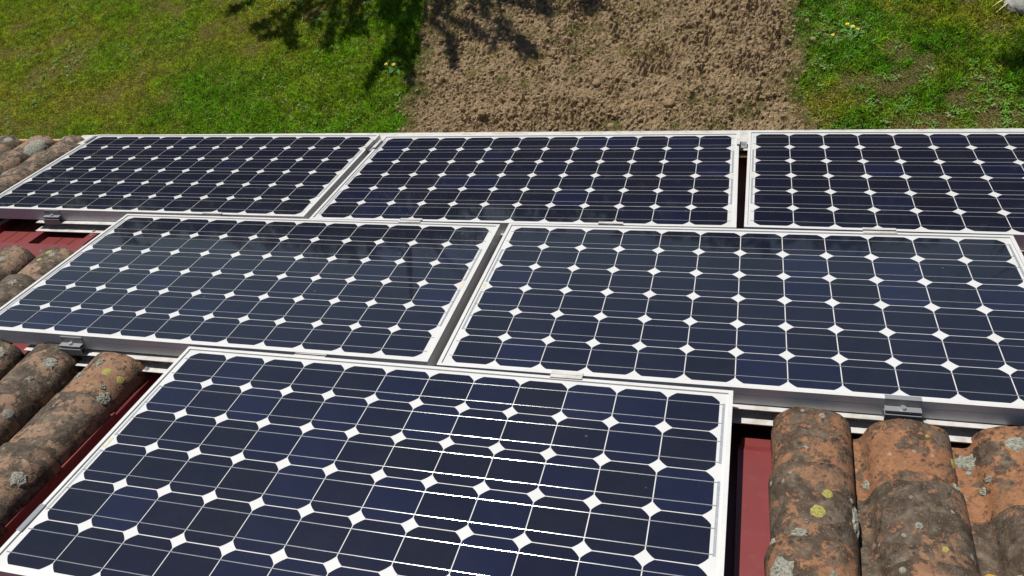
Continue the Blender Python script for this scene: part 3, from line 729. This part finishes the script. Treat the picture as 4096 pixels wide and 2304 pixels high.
# broad leaved weeds lying among the grass
def leaf_arr(px, py, pz, az, length, width, rise, col):
    n = len(px); dx, dy = np.cos(az), np.sin(az); sx, sy = -dy*width/2, dx*width/2
    def P(t, w_, h): return np.stack([px+dx*length*t+sx*w_, py+dy*length*t+sy*w_, pz+length*h], 1)
    V = np.stack([P(.0, .15, 0), P(.0, -.15, 0), P(.45, 1, rise*.8), P(.45, 0, rise*.62), P(.45, -1, rise*.8), P(.8, .75, rise*.95), P(.8, -.75, rise*.95), P(1, 0, rise*.8)], 1).reshape(-1, 3)
    T_ = np.array([(0, 1, 3), (0, 3, 2), (1, 4, 3), (2, 3, 5), (3, 4, 6), (3, 6, 5), (5, 6, 7)])
    F = (T_[None]+8*np.arange(n)[:, None, None]).reshape(-1, 3)
    return V, F, np.repeat(col, 8, axis=0)
def weeds(label, pts, lmin, lmax):
    a = []
    for px, py in pts:
        k = int(RNG.integers(4, 9)); g_ = RNG.uniform(0, 1); s_ = RNG.uniform(lmin, lmax)
        g_ = g_**2; c0 = np.array([.085, .25, .012])*(1-g_)+np.array([.20, .27, .10])*g_
        for j in range(k): a.append((px+RNG.normal(0, .012), py+RNG.normal(0, .012), GZ+RNG.uniform(.006, .026), 2*math.pi*(j+RNG.uniform(-.3, .3))/k, s_*RNG.uniform(.65, 1.2), s_*RNG.uniform(.2, .36), RNG.uniform(.05, .5), *(c0*RNG.uniform(.75, 1.25))))
    a = np.array(a); V, F, C = leaf_arr(a[:, 0], a[:, 1], a[:, 2], a[:, 3], a[:, 4], a[:, 5], a[:, 6], a[:, 7:10])
    return tag(link('ground_cover', mesh_np('ground_cover', V, F, M_WEED, C), Matrix()), label, 'weeds', kind='stuff')
wx, wy = scatter(.45, 3.2, 3.1, 5.8, 230); k = fbm(wx*1.5, wy*1.5, 401, 3) + .12*sstep(1.6, .5, wx) > .47
weeds('broad leaved weeds among the grass right of the soil', list(zip(wx[k], wy[k])), .016, .040)
wx, wy = scatter(-9.5, -3.05, 3.1, 6.2, 70); k = fbm(wx*1.3, wy*1.3, 402, 3) + .30*sstep(-6.0, -3.3, wx-.8*(wy-4)) > .62
weeds('broad leaved weeds in the lawn left of the soil', list(zip(wx[k], wy[k])), .016, .038)

# dandelions
def head_mesh():
    mb = MB()
    for ring, (rr, hh, nn) in enumerate([(.0175, .004, 16), (.012, .008, 12), (.006, .010, 8)]):
        for i in range(nn):
            a = 2*math.pi*(i+.5*ring)/nn; d = .9*math.pi/nn
            mb.add([(0, 0, .002+.002*ring), (rr*.8*math.cos(a-d), rr*.8*math.sin(a-d), hh*.8), (rr*math.cos(a), rr*math.sin(a), hh), (rr*.8*math.cos(a+d), rr*.8*math.sin(a+d), hh*.8)], [(0, 1, 2, 3)])
    return mb.mesh('flower_head', M_PETAL)
HEAD = head_mesh()
sm = MB(); sm.tube([(0, 0, 0), (.004, .002, .03), (0, 0, .062)], .002, 6); STEM = sm.mesh('stem', M_STEM)
lv = MB(); lv.add([(0, 0, .01), (.03, .014, .022), (.06, .018, .024), (.09, 0, .012), (.06, -.018, .024), (.03, -.012, .022), (.05, 0, .018)], [(0, 6, 1), (1, 6, 2), (2, 6, 3), (3, 6, 4), (4, 6, 5), (5, 6, 0)]); LFM = lv.mesh('leaf', M_STEM)
for lab, dx_, dy_, sc in [('yellow dandelion by the left edge of the soil, left of the pair', -3.385, 4.33, 1.0), ('yellow dandelion by the left edge of the soil, right of the pair', -3.295, 4.31, 1.15),
                          ('yellow dandelion right of the soil, farthest of the cluster', .812, 4.65, .9), ('yellow dandelion right of the soil, in the middle of the cluster', .855, 4.61, 1.0),
                          ('yellow dandelion right of the soil, nearest of the three close together', .895, 4.575, .95), ('yellow dandelion right of the soil, set apart towards the bare strip', .695, 4.53, .75)]:
    M = T((dx_, dy_, GZ)) @ Matrix.Rotation(R.uniform(0, 6), 4, 'Z') @ Matrix.Diagonal((sc, sc, sc, 1))
    d = tag(empty('dandelion', M), lab, 'dandelion', 'dandelions in the lawn')
    link('stem', STEM, M, d); link('flower_head', HEAD, M @ T((0, 0, .060)) @ Matrix.Rotation(R.uniform(-.4, .4), 4, 'X'), d)
    for i in range(5): link('leaf', LFM, M @ Matrix.Rotation(i*1.26+.3, 4, 'Z'), d)

# pale stone and strap leaved plant in the far right corner
vs = ICO_V.copy(); tri = ICO_F
def subdiv(v, f):
    v = [tuple(p) for p in v]; cache = {}; out = []
    def mid(a, b):
        k_ = (min(a, b), max(a, b))
        if k_ not in cache:
            p = (np.array(v[a])+np.array(v[b]))/2; v.append(tuple(p/np.linalg.norm(p))); cache[k_] = len(v)-1
        return cache[k_]
    for a, b, c in f:
        x_, y_, z_ = mid(a, b), mid(b, c), mid(c, a); out += [(a, x_, z_), (b, y_, x_), (c, z_, y_), (x_, y_, z_)]
    return np.array(v), np.array(out)
def rock(seed, sx, sy, sz, lev=3, rough=.22):
    v, f = ICO_V, ICO_F
    for _ in range(lev): v, f = subdiv(v, f)
    d = 1 + rough*(fbm(v[:, 0]*1.6+v[:, 2]*1.1+seed, v[:, 1]*1.6-v[:, 2]*.9, seed, 4)-.5)*2 + .05*(fbm(v[:, 0]*7+v[:, 2]*5, v[:, 1]*7+seed, seed+3, 2)-.5)
    return v*d[:, None]*np.array([sx, sy, sz]), f
v, f = rock(3, .17, .13, .09)
tag(link('stone', mesh_np('stone', v, f, M_STONE), T((2.20, 4.84, GZ+.04))), 'pale grey stone in the far right corner of the lawn', 'stone')
for i, (cx_, cy_, s_) in enumerate([(-1.28, 4.03, .042), (-.62, 3.75, .05), (-.28, 4.9, .036), (-.92, 4.55, .038), (-2.25, 3.62, .04), (-.05, 5.0, .034)]):
    v, f = rock(20+i, s_, s_*.85, s_*.7, 2, .3)
    tag(link('earth_clod', mesh_np('earth_clod', v, f, M_SOIL), T((cx_, cy_, GZ+.04+float(soil_h(np.array([cx_]), np.array([cy_]))[0])))),
        ['large clod left of centre on the tilled strip', 'largest round clod near the house side of the tilled strip', 'large clod at the far end of the tilled strip near the right lawn', 'large clod in the middle of the tilled strip', 'large clod near the left edge of the strip close to the panels', 'large clod beside the right lawn at the far end of the strip'][i], 'clod', 'large clods on the tilled strip')
pl = tag(empty('strap_leaved_plant', T((2.62, 5.35, GZ))), 'straw coloured strap leaves reaching in at the far right corner', 'plant')
R2 = random.Random(9)
tips = [(1.955, 4.73), (1.93, 4.78), (2.01, 4.76), (2.03, 4.80), (1.90, 4.93), (1.88, 4.97), (2.06, 4.86), (2.1, 5.0), (2.0, 5.1), (2.3, 4.95), (2.5, 4.8), (2.8, 4.85), (3.1, 5.0), (3.2, 5.4), (3.0, 5.8), (2.6, 6.0), (2.2, 5.8), (2.0, 5.5)]
for i, (tx_, ty_) in enumerate(tips):
    p0 = Vector((2.62+R2.uniform(-.06, .06), 5.35+R2.uniform(-.06, .06), GZ+.02)); p3 = Vector((tx_, ty_, GZ+R2.uniform(.04, .07))); mid_ = (p0+p3)/2 + Vector((0, 0, R2.uniform(.06, .16)))
    side = (p3-p0).cross(Vector((0, 0, 1))).normalized(); mb = MB(); N_ = 8; vs = []
    for k_ in range(N_+1):
        t = k_/N_; c = p0*(1-t)**2 + mid_*2*t*(1-t) + p3*t*t; w_ = .015*(1-t**3)+.001
        vs += [c-side*w_, c+Vector((0, 0, -.3*w_)), c+side*w_]
    mb.add([tuple(q) for q in vs], [(3*k_+j, 3*k_+j+1, 3*k_+j+4, 3*k_+j+3) for k_ in range(N_) for j in range(2)])
    mb.build('leaf', M_STRAW, Matrix(), pl)

# ------------------------------------------------------------------ trees beyond the picture whose branches shade the ground
kx, ky = SUN.x/SUN.z, SUN.y/SUN.z
def lift(p, h): return Vector((p[0]+kx*h, p[1]+ky*h, GZ+h))
def tree(label, base, crown, limbs, extra, seed):
    rnd = random.Random(seed); rng = np.random.default_rng(seed)
    M = T((base[0], base[1], GZ)); o = tag(empty('tree', M), label, 'tree')
    b0 = Vector((base[0], base[1], GZ)); cr = Vector(crown); mb = MB()
    mb.tube([b0, b0*.66+cr*.34+Vector((.05, -.03, 0)), b0*.3+cr*.7, cr, cr+Vector((.05, .1, 1.6))], [.15, .12, .095, .075, .02], 12)
    mb.build('trunk', M_BARK, Matrix(), o)
    L_ = []; br = MB()
    for pts, h, dens, spread in limbs:
        P = [lift(p, h + .25*math.sin(i*1.7+seed)) for i, p in enumerate(pts)]
        chain = [cr + Vector((0, 0, rnd.uniform(-.5, .5))), (cr+P[0])/2 + Vector((0, 0, .25))] + P
        br.tube(chain, [.05]+[.035]+[max(.010, .026*(1-i/len(P))) for i in range(len(P))], 6)
        for a, b in zip(P[:-1], P[1:]):
            k_ = max(1, int((b-a).length/.045))
            for q in range(k_):
                c = a.lerp(b, (q+rnd.random())/k_)
                if rnd.random() < dens*1.1:
                    for _ in range(rnd.randint(9, 14)): L_.append((c.x+rnd.gauss(0, spread*.85), c.y+rnd.gauss(0, spread*.85), c.z+rnd.gauss(0, spread)))
    for _ in range(extra):
        a = rnd.uniform(0, 6.28); e = rnd.uniform(-.5, 1.2); rr = rnd.uniform(.6, 1.5); c = cr + Vector((rr*math.cos(a)*math.cos(e), abs(rr*math.sin(a)*math.cos(e))+.4, .8+rr*math.sin(e)))
        br.tube([cr+Vector((0, 0, .4)), (cr+c)/2+Vector((0, 0, .2)), c], [.03, .016, .005], 5)
        for _ in range(40): L_.append((c.x+rnd.gauss(0, .16), c.y+rnd.gauss(0, .16), c.z+rnd.gauss(0, .14)))
    br.build('branches', M_BARK, Matrix(), o)
    a = np.array(L_); n = len(a); az = rng.uniform(0, 6.28, n)
    V, F, C = leaf_arr(a[:, 0], a[:, 1], a[:, 2], az, rng.uniform(.04, .075, n), rng.uniform(.024, .042, n), rng.uniform(-.7, .7, n), np.array([.07, .14, .02])*rng.uniform(.6, 1.3, (n, 1)))
    tag(link('crown', mesh_np('crown', V, F, M_LEAF, C), Matrix(), o), kind='stuff')
limbs = [([(-3.34, 5.75), (-3.34, 5.35), (-3.31, 5.12), (-3.36, 4.72), (-3.44, 4.48), (-3.48, 4.24), (-3.50, 3.92)], 3.2, .75, .035),
         ([(-3.34, 5.6), (-3.33, 5.3), (-3.32, 5.0), (-3.36, 4.72), (-3.28, 4.5), (-3.22, 4.3)], 3.2, .9, .06),
         ([(-4.3, 5.8), (-4.31, 5.43), (-4.2, 5.0), (-4.12, 4.60)], 3.4, .85, .05),
         ([(-4.5, 5.9), (-4.59, 5.45), (-4.71, 5.17), (-4.70, 4.9), (-4.48, 4.64)], 3.5, .75, .045),
         ([(-4.71, 5.2), (-4.86, 4.9), (-5.0, 4.86)], 3.5, .7, .04), ([(-4.6, 5.6), (-5.03, 5.12), (-5.18, 4.99)], 3.4, .7, .045),
         ([(-4.9, 5.8), (-5.44, 5.41), (-5.6, 5.3)], 3.4, .6, .04), ([(-3.9, 5.8), (-3.95, 5.3), (-3.85, 4.95), (-3.8, 4.85)], 3.5, .7, .06),
         ([(-3.6, 5.9), (-3.6, 5.4), (-3.7, 5.1)], 3.6, .85, .09), ([(-4.0, 5.9), (-4.05, 5.5), (-4.1, 5.2)], 3.6, .8, .09),
         ([(-3.45, 5.9), (-3.5, 5.45), (-3.52, 5.1), (-3.6, 4.8)], 3.4, .7, .06), ([(-3.75, 5.8), (-3.7, 5.4), (-3.6, 5.2), (-3.45, 5.05)], 3.5, .8, .07), ([(-4.1, 5.6), (-4.05, 5.2), (-3.95, 4.95), (-4.0, 4.8)], 3.4, .6, .05),
         ([(-4.3, 5.6), (-4.5, 5.2), (-4.4, 5.0)], 3.5, .6, .05), ([(-2.5, 5.6), (-2.4, 5.25), (-2.1, 5.1), (-1.8, 5.05)], 3.3, .7, .07), ([(-2.95, 5.3), (-2.9, 4.95), (-2.6, 4.8), (-2.45, 4.65)], 3.2, .55, .045),
         ([(-3.1, 5.8), (-3.06, 5.3), (-3.06, 4.95), (-2.79, 4.66), (-2.67, 4.27)], 3.2, .6, .04), ([(-3.15, 5.0), (-3.15, 4.6), (-3.18, 4.35), (-3.04, 4.05)], 3.2, .6, .04),
         ([(-2.7, 5.7), (-2.67, 5.08), (-2.32, 4.84), (-2.05, 4.55), (-1.94, 4.42)], 3.3, .6, .05), ([(-2.4, 5.2), (-2.3, 4.9), (-2.34, 4.43)], 3.3, .55, .04),
         ([(-2.2, 5.7), (-1.94, 5.18), (-1.81, 4.85)], 3.3, .65, .06), ([(-1.9, 5.6), (-1.49, 5.1), (-1.40, 5.0)], 3.3, .7, .07), ([(-2.9, 5.7), (-2.7, 5.3), (-2.45, 5.05)], 3.4, .7, .07)]
tree('leafy tree beyond the lawn whose branches shade the edge of the soil', (-4.4, 8.6), (-4.35, 7.9, GZ+2.9), limbs, 6, 4)
tree('tree beyond the right lawn shading its far edge', (3.6, 7.4), (3.4, 6.9, GZ+2.8), [([(2.7, 5.4), (2.35, 4.6), (2.15, 4.2), (2.0, 4.12)], 3.2, .8, .06), ([(2.6, 5.2), (2.3, 4.5), (2.2, 4.0), (2.12, 3.75)], 3.2, .7, .06)], 10, 5)

n = 80000; cx0 = RNG.uniform(-60, 60, 130); cy0 = RNG.uniform(32, 40, 130); ch = RNG.uniform(5.8, 7.0, 130); cw = RNG.uniform(1.8, 3.6, 130)  # tree belt out of view, added to darken reflections in the far panels
ci = RNG.integers(0, 130, n); u = RNG.normal(0, 1, (n, 3)); u /= np.linalg.norm(u, axis=1)[:, None]; rr = RNG.uniform(.6, 1.05, n)
px = cx0[ci]+u[:, 0]*cw[ci]*rr; py = cy0[ci]+u[:, 1]*cw[ci]*rr; pz = GZ + ch[ci]*.5*(1+u[:, 2]*rr*.98)
V, F, C = leaf_arr(px, py, pz, RNG.uniform(0, 6.28, n), RNG.uniform(.5, 1.0, n), RNG.uniform(.4, .8, n), RNG.uniform(-.8, .8, n), np.array([.034, .055, .014])*RNG.uniform(.7, 1.2, (n, 1)))
gx, gz = np.meshgrid(np.linspace(-75, 75, 160), np.linspace(0, 1, 10)); hh = 5.2 + 1.0*vnoise(gx[0]*.25, gx[0]*0, 501)  # solid core added inside the belt to close bright gaps in its reflection
gy = 36 + 1.2*vnoise(gx*.6, gz*9, 502) + 1.5*gz; W = np.stack([gx, gy, GZ + gz*hh[None]], -1).reshape(-1, 3); wi = np.arange(1600).reshape(10, 160)
a, b, c, d = wi[:-1, :-1].ravel(), wi[:-1, 1:].ravel(), wi[1:, 1:].ravel(), wi[1:, :-1].ravel()
F = np.concatenate([F, np.concatenate([np.stack([a, b, c], 1), np.stack([a, c, d], 1)]) + len(V)]); V = np.concatenate([V, W]); C = np.concatenate([C, np.full((1600, 3), (.030, .048, .013))])
tag(link('wood', mesh_np('wood', V, F, M_LEAF, C), Matrix()), 'unseen belt of dense green trees far beyond the lawn, added for dark reflections', 'wood', kind='stuff')

for o in bpy.data.objects:
    if o.type == 'MESH' and o.parent is None and 'kind' not in o and 'label' not in o: print('UNTAGGED', o.name)
